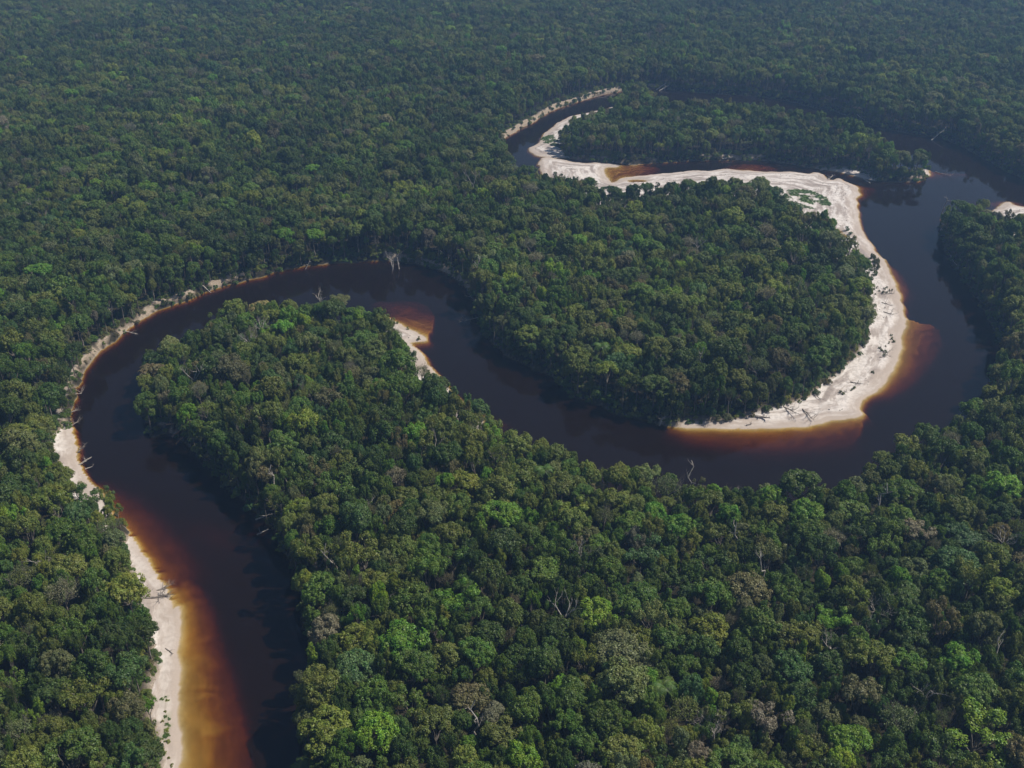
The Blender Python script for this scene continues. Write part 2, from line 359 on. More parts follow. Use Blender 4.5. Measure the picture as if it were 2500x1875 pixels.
    L.new(c, p.inputs['Base Color'])
    bp = nd(N, 'ShaderNodeBump'); bp.inputs['Strength'].default_value = 0.5; bp.inputs['Distance'].default_value = 0.25
    L.new(n2.outputs[0], bp.inputs['Height']); L.new(bp.outputs[0], p.inputs['Normal'])
    return m
def water_material():
    m, N, L = mat('blackwater')
    out = nd(N, 'ShaderNodeOutputMaterial')
    tr = nd(N, 'ShaderNodeBsdfTransparent'); gl = nd(N, 'ShaderNodeBsdfGlossy'); gl.inputs['Roughness'].default_value = 0.025
    df = nd(N, 'ShaderNodeBsdfDiffuse'); df.inputs[0].default_value = (0.42, 0.20, 0.13, 1)
    mt = nd(N, 'ShaderNodeMixShader'); mt.inputs[0].default_value = 0.020      # tannin silt lit by the sun
    L.new(tr.outputs[0], mt.inputs[1]); L.new(df.outputs[0], mt.inputs[2])
    fr = nd(N, 'ShaderNodeFresnel'); fr.inputs[0].default_value = 1.33
    mx = nd(N, 'ShaderNodeMixShader'); L.new(fr.outputs[0], mx.inputs[0]); L.new(mt.outputs[0], mx.inputs[1]); L.new(gl.outputs[0], mx.inputs[2])
    geo = nd(N, 'ShaderNodeNewGeometry')
    n = nd(N, 'ShaderNodeTexNoise'); n.inputs['Scale'].default_value = 0.35; n.inputs['Detail'].default_value = 5
    L.new(geo.outputs['Position'], n.inputs['Vector'])
    bp = nd(N, 'ShaderNodeBump'); bp.inputs['Strength'].default_value = 0.05; bp.inputs['Distance'].default_value = 0.25
    L.new(n.outputs[0], bp.inputs['Height'])
    L.new(bp.outputs[0], gl.inputs['Normal']); L.new(bp.outputs[0], fr.inputs['Normal'])
    L.new(mx.outputs[0], out.inputs[0])
    va = nd(N, 'ShaderNodeVolumeAbsorption'); va.inputs[0].default_value = (0.765, 0.59, 0.0, 1); va.inputs[1].default_value = 1.75
    L.new(va.outputs[0], out.inputs['Volume'])
    return m
def leaf_material(name='foliage', transl=0.22):
    m, N, L = mat(name)
    out = nd(N, 'ShaderNodeOutputMaterial')
    at_ = nd(N, 'ShaderNodeAttribute', attribute_name='tint', attribute_type='INSTANCER')
    geo = nd(N, 'ShaderNodeNewGeometry')
    mr = nd(N, 'ShaderNodeMapRange'); mr.inputs[3].default_value = 0.62; mr.inputs[4].default_value = 1.38
    L.new(geo.outputs['Random Per Island'], mr.inputs[0])
    hs = nd(N, 'ShaderNodeHueSaturation'); L.new(at_.outputs['Color'], hs.inputs['Color']); L.new(mr.outputs[0], hs.inputs['Value'])
    tc = nd(N, 'ShaderNodeTexCoord'); n = nd(N, 'ShaderNodeTexNoise'); n.inputs['Scale'].default_value = 0.45; n.inputs['Detail'].default_value = 2
    L.new(geo.outputs['Position'], n.inputs['Vector'])
    hm = nd(N, 'ShaderNodeMapRange'); hm.inputs[1].default_value = 0.3; hm.inputs[2].default_value = 0.7; hm.inputs[3].default_value = 0.475; hm.inputs[4].default_value = 0.52
    L.new(n.outputs[0], hm.inputs[0]); L.new(hm.outputs[0], hs.inputs['Hue'])
    d = nd(N, 'ShaderNodeBsdfDiffuse'); t = nd(N, 'ShaderNodeBsdfTranslucent')
    L.new(hs.outputs[0], d.inputs[0])
    h2 = nd(N, 'ShaderNodeMix', data_type='RGBA', blend_type='MULTIPLY'); h2.inputs[0].default_value = 1; h2.inputs[7].default_value = (1.2, 1.25, 0.5, 1)
    L.new(hs.outputs[0], h2.inputs[6]); L.new(h2.outputs[2], t.inputs[0])
    mx = nd(N, 'ShaderNodeMixShader'); mx.inputs[0].default_value = transl
    L.new(d.outputs[0], mx.inputs[1]); L.new(t.outputs[0], mx.inputs[2])
    g = nd(N, 'ShaderNodeBsdfGlossy'); g.inputs['Roughness'].default_value = 0.5; g.inputs[0].default_value = (0.8, 0.85, 0.8, 1)
    m2 = nd(N, 'ShaderNodeMixShader'); m2.inputs[0].default_value = 0.03; L.new(mx.outputs[0], m2.inputs[1]); L.new(g.outputs[0], m2.inputs[2])
    L.new(m2.outputs[0], out.inputs[0])
    return m
def bark_material(name, a, b):
    m, N, L = mat(name)
    out = nd(N, 'ShaderNodeOutputMaterial'); p = nd(N, 'ShaderNodeBsdfPrincipled'); p.inputs['Roughness'].default_value = 0.9
    tc = nd(N, 'ShaderNodeTexCoord'); n = nd(N, 'ShaderNodeTexNoise'); n.inputs['Scale'].default_value = 1.2; L.new(tc.outputs['Object'], n.inputs[0])
    r = nd(N, 'ShaderNodeValToRGB'); r.color_ramp.elements[0].color = (*a, 1); r.color_ramp.elements[1].color = (*b, 1)
    r.color_ramp.elements[0].position = 0.35; r.color_ramp.elements[1].position = 0.65
    L.new(n.outputs[0], r.inputs[0]); L.new(r.outputs[0], p.inputs['Base Color']); L.new(p.outputs[0], out.inputs[0])
    return m
M_ground = ground_material(); M_water = water_material(); M_leaf = leaf_material()
M_bark = bark_material('grey_bark', (0.10, 0.085, 0.07), (0.24, 0.21, 0.18))
M_dead = bark_material('bleached_wood', (0.24, 0.215, 0.19), (0.50, 0.46, 0.42))
M_drift = bark_material('weathered_wood', (0.15, 0.13, 0.115), (0.36, 0.32, 0.29))
M_red = bark_material('wet_red_wood', (0.22, 0.10, 0.06), (0.42, 0.28, 0.20))

# ground object
ny, nx = shp; idx = np.arange(ny*nx).reshape(ny, nx)
F = np.stack([idx[:-1, :-1], idx[:-1, 1:], idx[1:, 1:], idx[1:, :-1]], -1).reshape(-1, 4)
gme = mesh_from('ground', np.stack([X, Y, Z], 1), F, [M_ground], smooth=True)
sdist_ = np.full(X.shape, 50.0); sdist_[fine] = dS; cut_a = np.zeros(X.shape); cut_a[fine] = np.where(inW | inB, 0, cutm)
for nm, arr in (('sand', sand), ('grassy', grassy), ('shore', sdist_), ('cutbank', cut_a)):
    a = gme.attributes.new(nm, 'FLOAT', 'POINT'); a.data.foreach_set('value', arr.astype(np.float32))
ground = bpy.data.objects.new('ground', gme); COL.objects.link(ground); ground['kind'] = 'structure'
# river surface: flat sheet under which the bed dips
wx0, wx1, wy0, wy1 = -235, 640, 60, 915
def sheet_mesh():
    P = smooth_poly(WO[::6], 1); V = []; 
    bm = bmesh.new()
    lp = [bm.verts.new((p[0], p[1], 0)) for p in WO[::3]]
    f = bm.faces.new(lp); bmesh.ops.triangulate(bm, faces=[f])
    for v in bm.verts: pass
    me = bpy.data.meshes.new('river'); bm.normal_update()
    if bm.faces[:] and sum(f.normal.z for f in bm.faces) < 0: bmesh.ops.reverse_faces(bm, faces=bm.faces)
    bm.to_mesh(me); bm.free(); return me
bmq = bmesh.new()
vs = [bmq.verts.new(c) for c in ((wx0, 40, 0), (wx1+300, 40, 0), (wx1+300, wy1, 0), (wx0, wy1, 0))]
bmq.faces.new(vs); rme = bpy.data.meshes.new('river'); bmq.to_mesh(rme); bmq.free(); rme.materials.append(M_water)
river = bpy.data.objects.new('river', rme); COL.objects.link(river); river['kind'] = 'structure'

# ------------------------------------------------------------------ tree stock
def tube(path, radii, k=5):
    V = []; F = []
    path = [Vector(p) for p in path]
    for i, p in enumerate(path):
        d = (path[min(i+1, len(path)-1)]-path[max(i-1, 0)]).normalized()
        a = d.orthogonal().normalized(); b = d.cross(a)
        for j in range(k):
            t = 2*math.pi*j/k; V.append(p+(a*math.cos(t)+b*math.sin(t))*radii[i])
    for i in range(len(path)-1):
        for j in range(k): F.append((i*k+j, i*k+(j+1) % k, (i+1)*k+(j+1) % k, (i+1)*k+j))
    return V, F
class Geo:
    def __init__(s): s.V = []; s.F = []; s.n = 0
    def add(s, V, F):
        V = np.array([tuple(v) for v in V], np.float32) if not isinstance(V, np.ndarray) else V
        F = np.asarray(F, np.int32)
        s.V.append(V); s.F.append(F+s.n); s.n += len(V)
    def tube(s, path, radii, k=5): s.add(*tube(path, radii, k))
    def arr(s): return np.vstack(s.V), np.vstack(s.F)
    def mesh(s, name, m, smooth=False): V, F = s.arr(); return mesh_from(name, V, F, [m], smooth=smooth)

def limb(g, R, a, b, r0, r1, wob=0.12, k=5, n=5):
    a = Vector(a); b = Vector(b); L = (b-a).length; pts = []; rr = []
    for i in range(n+1):
        t = i/n; p = a.lerp(b, t)
        if 0 < i < n: p += Vector((R.uniform(-1, 1), R.uniform(-1, 1), R.uniform(-0.5, 0.5)))*wob*L*0.5
        pts.append(p); rr.append(r0*(1-t)+r1*t)
    g.tube(pts, rr, k); return pts
def branchy(g, R, p, d, L, r, depth, spread=0.7, k=4):
    """bare branching limb"""
    p = Vector(p); d = Vector(d).normalized(); pts = [p.copy()]; rad = [r]; n = 3
    for i in range(n):
        d = (d+Vector((R.uniform(-1, 1), R.uniform(-1, 1), R.uniform(-0.4, 0.7)))*0.28).normalized()
        p = p+d*L/n; pts.append(p.copy()); rad.append(r*(1-0.45*(i+1)/n))
    g.tube(pts, rad, k)
    if depth > 0:
        for i in range(R.choice((2, 3, 3))):
            s = R.choice((1, 2, 3, 3)); q = pts[s]
            dd = (d+Vector((R.uniform(-1, 1), R.uniform(-1, 1), R.uniform(-0.3, 0.8)))*spread*1.3).normalized()
            branchy(g, R, q, dd, L*R.uniform(0.5, 0.8), rad[s]*0.7, depth-1, spread, k)

def cards(cent, nrm, size, R):
    """leaf sprays: small bent quads at the given centres"""
    n = len(cent)
    ref = R.normal(size=(n, 3)); t = np.cross(nrm, ref); t /= np.linalg.norm(t, axis=1, keepdims=True)+1e-9
    b = np.cross(nrm, t); s = size[:, None]; s2 = s*R.uniform(0.5, 0.95, (n, 1))
    bend = nrm*s*R.uniform(-0.45, 0.1, (n, 1))
    V = np.stack([cent-t*s, cent-b*s2+bend*0.3, cent+t*s+bend, cent+b*s2], 1).reshape(-1, 3)
    F = np.arange(n*4, dtype=np.int32).reshape(n, 4)
    return V, F
def crown(seed, kind):
    """leaf cloud of a crown 6 m in radius on an 18 m tree; returns cards, limb ends"""
    R = np.random.default_rng(seed); lobes = []
    def L(x, y, z, r): lobes.append((x, y, z, r))
    if kind == 'dome':
        for i in range(13):
            a = R.uniform(0, 2*np.pi); q = 4.3*math.sqrt(R.uniform(0.02, 1)); L(q*math.cos(a), q*math.sin(a), 15.3-0.14*q*q+R.uniform(-0.9, 0.7), R.uniform(1.5, 2.5))
        for i in range(8): a = i/8*2*np.pi+R.uniform(-.3, .3); q = R.uniform(3.8, 4.9); L(q*math.cos(a), q*math.sin(a), R.uniform(8.8, 12.6), R.uniform(1.4, 2.3))
    elif kind == 'flat':
        for i in range(17):
            a = R.uniform(0, 2*np.pi); q = 4.9*math.sqrt(R.uniform(0.0, 1)); L(q*math.cos(a), q*math.sin(a), 16.4-0.05*q*q+R.uniform(-0.4, 0.4), R.uniform(1.1, 1.8))
    elif kind == 'tall':
        for i in range(20):
            h = R.uniform(0, 1); q = 3.4*math.sin(math.pi*(0.22+0.7*h))*R.uniform(0.3, 1); a = R.uniform(0, 2*np.pi)
            L(q*math.cos(a), q*math.sin(a), 8.5+9.5*h, R.uniform(1.1, 2.0))
    elif kind == 'ragged':
        for i in range(15):
            a = R.uniform(0, 2*np.pi); q = 5.2*math.sqrt(R.uniform(0.02, 1)); L(q*math.cos(a), q*math.sin(a), R.uniform(11.5, 17), R.uniform(0.9, 1.8))
    elif kind == 'ball':
        for i in range(16):
            d = R.normal(size=3); d /= np.linalg.norm(d); d[2] = abs(d[2])*1.1-0.3
            L(3.6*d[0], 3.6*d[1], 12.6+3.3*d[2], R.uniform(1.7, 2.4))
        L(0, 0, 12.8, 3.6)
    elif kind == 'bush':
        for i in range(12):
            a = R.uniform(0, 2*np.pi); q = 4.6*math.sqrt(R.uniform(0, 1)); L(q*math.cos(a), q*math.sin(a), 3.0+R.uniform(-1.6, 4.0)-0.1*q*q, R.uniform(1.3, 2.4))
    lob = np.array(lobes); C = []; NN = []; SZ = []
    sparse = {'ragged': 0.62, 'flat': 0.9}.get(kind, 1.0)
    for x, y, z, r in lobes:
        ns = int(6+5.5*r*r*0.9)
        d = R.normal(size=(ns, 3)); d[:, 2] = d[:, 2]+0.45; d /= np.linalg.norm(d, axis=1, keepdims=True)
        sc = np.array([x, y, z])+d*r*0.86*np.array([1, 1, 0.8]); sr = R.uniform(0.42, 0.85, ns)
        for c, q in zip(sc, sr):
            m = int(27*(q/0.6)**2*sparse)+6
            e = R.normal(size=(m, 3)); e[:, 2] += 0.25; e /= np.linalg.norm(e, axis=1, keepdims=True)
            P = c+e*q*R.uniform(0.7, 1.06, (m, 1))
            C.append(P); o = P-np.array([x, y, z]); o /= np.linalg.norm(o, axis=1, keepdims=True)+1e-6
            nr = e*0.85+o*0.35+R.normal(size=(m, 3))*0.42+np.array([0, 0, 0.25]); NN.append(nr/np.linalg.norm(nr, axis=1, keepdims=True)); SZ.append(R.uniform(0.11, 0.27, m))
    C = np.vstack(C); NN = np.vstack(NN); SZ = np.concatenate(SZ)
    # drop what is buried deep inside other lobes
    keep = np.ones(len(C), bool)
    for x, y, z, r in lobes: keep &= np.linalg.norm((C-np.array([x, y, z])), axis=1) > r*0.55
    C, NN, SZ = C[keep], NN[keep], SZ[keep]
    return cards(C, NN, SZ, R), lob
def wood(seed, kind, lob, thick=1.0):
    R = random.Random(seed); g = Geo(); base = {'bush': 0.4, 'tall': 6.5}.get(kind, 8.0)
    top = Vector((R.uniform(-0.6, 0.6), R.uniform(-0.6, 0.6), base))
    r0 = 0.34*thick*(0.4 if kind == 'bush' else 1)
    limb(g, R, (0, 0, -1.0), top, r0*1.25, r0*0.85, 0.05, 7, 5)
    order = list(range(len(lob))); R.shuffle(order)
    for i in order[:8]:
        x, y, z, r = lob[i]; e = Vector((x, y, z+r*0.3)); m = top.lerp(e, 0.5)+Vector((0, 0, R.uniform(-0.6, 0.5)))
        limb(g, R, top, m, r0*0.6, r0*0.35, 0.1, 5, 3); limb(g, R, m, e, r0*0.35, r0*0.12, 0.15, 4, 3)
    return g
def bare_crown(seed):
    R = random.Random(seed); g = Geo()
    top = Vector((R.uniform(-0.8, 0.8), R.uniform(-0.8, 0.8), 9.5)); limb(g, R, (0, 0, -1), top, 0.36, 0.26, 0.04, 6, 5)
    for i in range(R.choice((4, 5, 6))):
        a = R.uniform(0, 6.28); branchy(g, R, top, (math.cos(a)*0.8, math.sin(a)*0.8, R.uniform(0.5, 1.2)), R.uniform(3.0, 4.2), 0.19, 3, 0.75)
    return g
def haze_leaves(seed, n=1500, sz=(0.07, 0.2)):
    R = np.random.default_rng(seed)
    d = R.normal(size=(n, 3)); d /= np.linalg.norm(d, axis=1, keepdims=True); d[:, 2] = np.abs(d[:, 2])
    rr = R.uniform(0.35, 1, (n, 1))**0.5
    lump = 0.75+0.25*np.sin(d[:, :1]*5+seed)*np.cos(d[:, 1:2]*6)
    C = d*rr*np.array([5.4, 5.4, 4.2])*lump+np.array([0, 0, 12.4]); N_ = R.normal(size=(n, 3))*0.7+np.array([0, 0, 0.6]); N_ /= np.linalg.norm(N_, axis=1, keepdims=True)
    return cards(C, N_, R.uniform(*sz, n), R)
def palm_leaves(seed):
    R = random.Random(seed); V = []; F = []; n = 0; H = 15.0
    for i in range(15):
        a = i*2.4+R.uniform(-.2, .2); L = R.uniform(3.6, 4.8); up = R.uniform(0.2, 1.1); segs = 9
        dx, dy = math.cos(a), math.sin(a)
        for j in range(segs):
            t0 = j/segs; t1 = (j+1)/segs
            def P(t): return Vector((dx*L*t*(1-0.15*t), dy*L*t*(1-0.15*t), H+up*L*t*0.75-L*0.95*t*t))
            p0, p1 = P(t0), P(t1); side = Vector((-dy, dx, 0))
            wd = 0.75*math.sin(math.pi*min(1, 0.18+t0*0.85))**0.7
            for s in (-1, 1):
                for q in range(2):
                    b0 = p0.lerp(p1, q*0.5); b1 = p0.lerp(p1, q*0.5+0.30)
                    o = side*s*wd+Vector((dx, dy, 0))*0.35+Vector((0, 0, -0.25*wd))
                    V += [b0, b1, b1+o, b0+o*0.97]; F.append((n, n+1, n+2, n+3)); n += 4
    g = Geo(); g.add(V, F); return g
def palm_wood(seed):
    R = random.Random(seed); g = Geo(); limb(g, R, (0, 0, -1), (0, 0, 15.0), 0.2, 0.13, 0.01, 6, 8); return g

STOCK = []          # (kind, crown mesh, trunk mesh, V, F, mat index) in the order used by the scatter
kinds = ['dome', 'dome', 'dome', 'dome', 'flat', 'flat', 'tall', 'tall', 'ragged', 'ragged', 'ball', 'ball', 'ball', 'twiggy', 'twiggy', 'palm', 'bush', 'bush']
stock_col = bpy.data.collections.new('tree_stock')
for i, kd in enumerate(kinds):
    if kd == 'twiggy':
        cV, cF = haze_leaves(100+i, 2200); g = bare_crown(100+i); wm = M_bark
    elif kd == 'palm':
        cV, cF = palm_leaves(i).arr(); g = palm_wood(i); wm = M_bark
    else:
        (cV, cF), lob = crown(10+i, kd); g = wood(10+i, kd, lob); wm = M_bark
    wV, wF = g.arr()
    cm = mesh_from('crown_'+kd, cV, cF, [M_leaf]); tm = mesh_from('trunk_'+kd, wV, wF, [wm])
    both = mesh_from('tree_'+kd, np.vstack([cV, wV]), np.vstack([cF, wF+len(cV)]), [M_leaf, wm], np.r_[np.zeros(len(cF)), np.ones(len(wF))])
    o = bpy.data.objects.new('stock_%02d' % i, both); stock_col.objects.link(o)
    STOCK.append((kd, cm, tm))
    print('stock', i, kd, len(cF))
by_kind = {}
for i, kd in enumerate(kinds): by_kind.setdefault(kd, []).append(i)

# ------------------------------------------------------------------ where the trees stand
ck = 7  # coarse lookup of the fine field
def ground_info(x, y):
    """arrays -> ground height, in water, in open sand, distance to shore"""
    ix = np.clip(np.searchsorted(gx, x), 1, len(gx)-1); iy = np.clip(np.searchsorted(gy, y), 1, len(gy)-1)
    k = iy*nx+ix
    return Z[k], sand[k], k
full_sand = sand.reshape(shp)
fullW = np.zeros(X.shape, bool); fullW[fine] = inW
fullS = np.full(X.shape, 99.0); fullS[fine] = dS
in_beach = np.zeros(X.shape, bool); in_beach[fine] = (inB & ~inW) | ((dC < 3.2) & ~inW)
in_cut = np.zeros(X.shape, bool); in_cut[fine] = (dC < 3.2) & ~inW & ~inB
dOpen = np.full(X.shape, 99.0); dOpen[fine] = np.where(inW, 0, np.minimum(dS, np.where((dC < 3.2), 0, dBo)))

dWat = np.full(X.shape, 99.0); dWat[fine] = dS; dBch = np.full(X.shape, 99.0); dBch[fine] = dBo
dOpenB = np.full(X.shape, 99.0); dOpenB[fine] = np.where(inW, 0, dBo)
PAL = {  # base colours of the crowns
 'dark green': (0.050, 0.092, 0.016), 'green': (0.074, 0.140, 0.019), 'olive green': (0.106, 0.145, 0.026), 'grey green': (0.114, 0.148, 0.052),
 'blue green': (0.060, 0.124, 0.034), 'brownish': (0.118, 0.118, 0.046), 'bright green': (0.098, 0.212, 0.019), 'lime green': (0.150, 0.250, 0.019), 'yellow green': (0.140, 0.188, 0.027), 'pale grey': (0.152, 0.158, 0.096)}
PN = list(PAL); PW = np.array([0.20, 0.30, 0.22, 0.11, 0.05, 0.035, 0.04, 0.008, 0.030, 0.010]); PW /= PW.sum()

# single trees that stand out in the photo: u, v of the crown's middle, crown radius, colour, stock kind, label
heroes = [
 (2105,1590,8.0,'lime green','ragged','broad lime-green tree on a forked white trunk in the bottom right corner'),
 (1838,1585,5.6,'bright green','ball','smooth domed bright-green tree at the bottom, left of the white-forked lime tree'),
 (1820,1632,3.6,'lime green','ball','small lime-green tree directly in front of the smooth bright-green dome'),
 (1291,1317,5.8,'lime green','dome','bright lime-green lumpy tree in the foreground canopy, brightest of the lower middle'),
 (2078,1415,5.6,'bright green','dome','fresh green spreading tree near the right edge of the lower canopy'),
 (1961,1430,4.6,'bright green','flat','fresh green flat-topped tree just left of its look-alike near the right edge'),
 (1736,1495,4.4,'blue green','dome','pale bluish-green small domed tree in the lower right canopy'),
 (1776,1245,2.9,'lime green','ball','tiny vivid lime tree among dull crowns right of the wide brown tree'),
 (2166,1045,6.6,'bright green','dome','large bright-green dome by the right edge, near the river bend'),
 (1531,1350,5.6,'yellow green','dome','yellow-green lumpy tree just right of the grey-green giant'),
 (1466,1130,5.2,'bright green','dome','broad mid-green umbrella tree below the narrow part of the bend'),
 (1416,1098,4.2,'bright green','ball','bright round green tree touching the broad umbrella tree on its far left'),
 (700,1560,6.4,'yellow green','dome','yellow-green tree leaning over the river at the bottom middle'),
 (560,650,5.0,'cream','flat','cream-flowering flat-topped tree on the tip of the near peninsula'),
 (580,885,4.2,'bright green','flat','small bright-green umbrella crown in the middle of the near peninsula'),
 (680,362,5.4,'bright green','flat','bright green crown alone in the far left forest'),
 (400,345,4.2,'lime green','dome','yellowish-lime small crown in the far left forest'),
 (612,502,5.6,'bright green','flat','flat green umbrella crown behind the outer bend, left of its twin'),
 (676,503,5.4,'bright green','flat','flat green umbrella crown behind the outer bend, right of its twin'),
 (1451,627,5.2,'lime green','flat','lime-green umbrella crown in the middle of the large peninsula'),
 (1621,1269,6.6,'brownish','dome','wide dull brown crown in the middle of the lower right canopy'),
 (1346,1404,7.8,'grey green','dome','huge grey-green crown in the lower middle, biggest of the near canopy'),
 (872,1378,7.2,'bright green','dome','large mid-green crown in the lower middle, left of the lime lumpy tree'),
 (760,1375,5.8,'olive green','dome','olive dome close to the river bank at the lower middle'),
 (700,1345,4.2,'pale grey','dome','pale greyish-brown crown on the river bank beside the olive dome'),
 (550,897,6.0,'pale grey','twiggy','nearly leafless pale grey crown beside the small bright umbrella tree'),
 (645,1095,4.6,'yellow green','dome','yellow-green crown on the east bank, opposite the red shallows'),
 (972,1150,5.5,'olive green','dome','tall olive crown in the middle of the near forest'),
 (780,700,4.0,'olive green','flat','olive flat-topped tree at the tip beside the orange shallows'),
 (1670,1100,5.2,'olive green','dome','broad olive crown on the near bank below the inner bend'),
 (1660,1012,5.0,'grey green','tall','tall grey-green tree standing out from the near bank against the dark river'),
 (1395,990,2.6,'dark green','tall','slim dark green tree poking up above the near bank against the river'),
 (1455,1000,4.2,'olive green','ball','rounded olive crown on the near bank just right of the slim dark tree'),
 (990,1085,5.0,'green','dome','mid-green crown near the centre of the near forest'),
 (430,1560,6.0,'green','dome','') ,
]
heroes = heroes[:-1]
PAL['cream'] = (0.34, 0.30, 0.12)
deads = [  # u, v of the top, height above ground, style, label
 (1483,1012,17,'snag','twisted white dead trunk on the near bank, left of the twiggy dead crown'),
 (1593,1006,16,'twig','bare twiggy grey crown on the near bank, overlapping the dark river'),
 (1911,1055,17,'snag','lone straight white snag right of the near bank bend'),
 (1601,1140,17,'snag','thin crooked white snag in the dark gap below the near bank'),
 (1251,1180,16,'twig','white bare tree in a dark gap above the lime lumpy tree'),
 (1661,1215,16,'snag','short pair of pale dead stems above the wide brown crown'),
 (1216,1300,17,'fork','pale forked dead tree left of the lime lumpy tree'),
 (1906,1290,17,'twig','bare white branches standing above the lower right canopy'),
 (1866,1355,14,'fork','leaning reddish-pale dead trunk in a dark gap of the lower right canopy'),
 (1801,1372,16,'twig','bare grey twigs left of the leaning trunk in the lower right canopy'),
 (2176,1145,16,'twig','tangle of bare grey branches at the right edge'),
 (2166,1385,15,'snag','small white snag at the right edge above the fresh green tree'),
 (1556,1545,16,'twig','wide bleached bare crown at the bottom, left of the bright-green dome'),
 (725,1185,18,'snag','stout pale leaning snag near the east bank of the lower river'),
 (840,1290,15,'twig','tangled bare crown in a dark gap near the lower river'),
 (940,955,17,'fork','white forked dead tree near the neck of the near peninsula'),
 (780,1070,16,'twig','bare greyish crown in the middle of the near peninsula'),
 (687,632,17,'fork','small white forked tree on the tip of the near peninsula'),
 (557,688,17,'twig','cluster of bare white branches behind the cream-flowering tree'),
 (535,712,16,'twig','second bare crown just in front of the white branch cluster'),
 (410,790,18,'fork','tall pale dead tree at the western shoulder of the near peninsula'),
 (600,1020,16,'snag','pale snag on the western side of the near peninsula'),
 (1025,378,18,'fork','two-stemmed pale dead tree left of the oxbow'),
 (840,500,18,'twig','pale bare tree just above the outer bank of the near bend'),
 (1040,560,17,'snag','leaning pale snag at the shoulder of the large peninsula'),
 (1491,627,17,'twig','bare grey crown right of the lime umbrella crown on the large peninsula'),
 (1631,488,17,'twig','large bare grey crown in the upper part of the large peninsula'),
 (1506,512,17,'twig','thin bare tree left of the large bare crown on the large peninsula'),
 (1513,765,15,'snag','straight white stem low on the large peninsula'),
 (1716,612,17,'fork','pale forked stem near the beach side of the large peninsula'),
 (75,432,17,'fork','pale bare tree at the far left of the outer forest'),
 (245,575,17,'twig','bare twisted crown in the forest behind the western bend'),
 (1845,545,9,'twig','dead grey thicket at the edge of the great beach'),
 (2010,1480,16,'fork','pale forked branches among dull crowns near the right edge'),
 (1030,1530,16,'snag','thin white stem in the bottom middle canopy'),
 (95,1210,15,'fork','pale dead branches in the forest left of the lower beach'),
]
palms = [(1173,1012,15,'star-shaped palm rising from the near forest left of the narrow bend'), (1181,690,15,'palm near the western edge of the large peninsula'),
 (1298,745,15,'palm in the lower part of the large peninsula'), (1431,1480,14,'palm with long drooping fronds in the bottom middle canopy'), (640,1610,11,'short palm leaning out of the bank by the lower river')]

# dart throwing: each tree keeps clear of its neighbours by a share of both crowns
trees = []; cell = {}; CS = 9.0
def free(x, y, r, ov):
    cx, cy = int(x//CS), int(y//CS)
    for i in range(cx-2, cx+3):
        for j in range(cy-2, cy+3):
            for (a, b, q) in cell.get((i, j), ()):
                if (a-x)**2+(b-y)**2 < ((r+q)*ov)**2: return False
    return True
def put(x, y, r): cell.setdefault((int(x//CS), int(y//CS)), []).append((x, y, r))
hero_t = []
for u, v, r, c, kd, lab in heroes:
    h = 13.5; x, y = at(u, v, 3+h); hero_t.append((x, y, r, c, kd, lab)); put(x, y, r)
dead_t = []
for u, v, h, st, lab in deads:
    x, y = at(u, v, 3+h); dead_t.append((x, y, h, st, lab)); put(x, y, 1.6)
palm_t = []
for u, v, h, lab in palms:
    x, y = at(u, v, 3+h); palm_t.append((x, y, h, lab)); put(x, y, 2.2)
def in_view_area(x, y):
    m = 0.56*(y*cp+(CAM_H-15)*sp)+45
    return abs(x) < m and 110 < y < 1560
cand = []
for n_c, rlo, rhi, ov, lay in ((30000, 3.7, 5.9, 0.84, 0), (190000, 2.3, 3.7, 0.71, 1), (400000, 1.6, 2.4, 0.67, 2)):
    ys = 110+1450*rng.random(n_c)**1.25; xs = (rng.random(n_c)*2-1)*(0.56*(ys*cp+(CAM_H-15)*sp)+45)
    rs = rlo+(rhi-rlo)*rng.random(n_c)
    zz, ss, kk = ground_info(xs, ys)
    op = dOpen[kk]; wt = fullW[kk]; be = in_beach[kk]
    ok = ~wt & ~be & (op > np.where(rs > 5, 2.4, 1.2)) & (dOpenB[kk] > np.minimum(0.40*rs, dWat[kk]*0.4+99*(dBch[kk] < 12))) & (op > 0.42*rs)
    for x, y, r, z, o_, q in zip(xs[ok].tolist(), ys[ok].tolist(), rs[ok].tolist(), zz[ok].tolist(), op[ok].tolist(), ok[ok]):
        if lay == 0 and rng.random() < 0.45: continue
        if free(x, y, r, ov): put(x, y, r); cand.append((x, y, r, z, o_, lay))
print('trees', len(cand))
arr = np.array(cand)
big = fbm(arr[:, 0]/60, arr[:, 1]/60, 3)-0.5; pz = fbm(arr[:, 0]/45+31, arr[:, 1]/45, 3)-0.5
names_kind = {0: (['dome']*5+['flat']*2+['ball']*2+['ragged']*2+['twiggy']), 1: (['dome']*4+['flat']+['ball']*3+['tall']*2+['ragged']*2+['twiggy']), 2: ['ball', 'tall', 'dome', 'dome', 'ragged', 'tall']}
T_x, T_y, T_z, T_r, T_h, T_k, T_c, T_rot = [], [], [], [], [], [], [], []
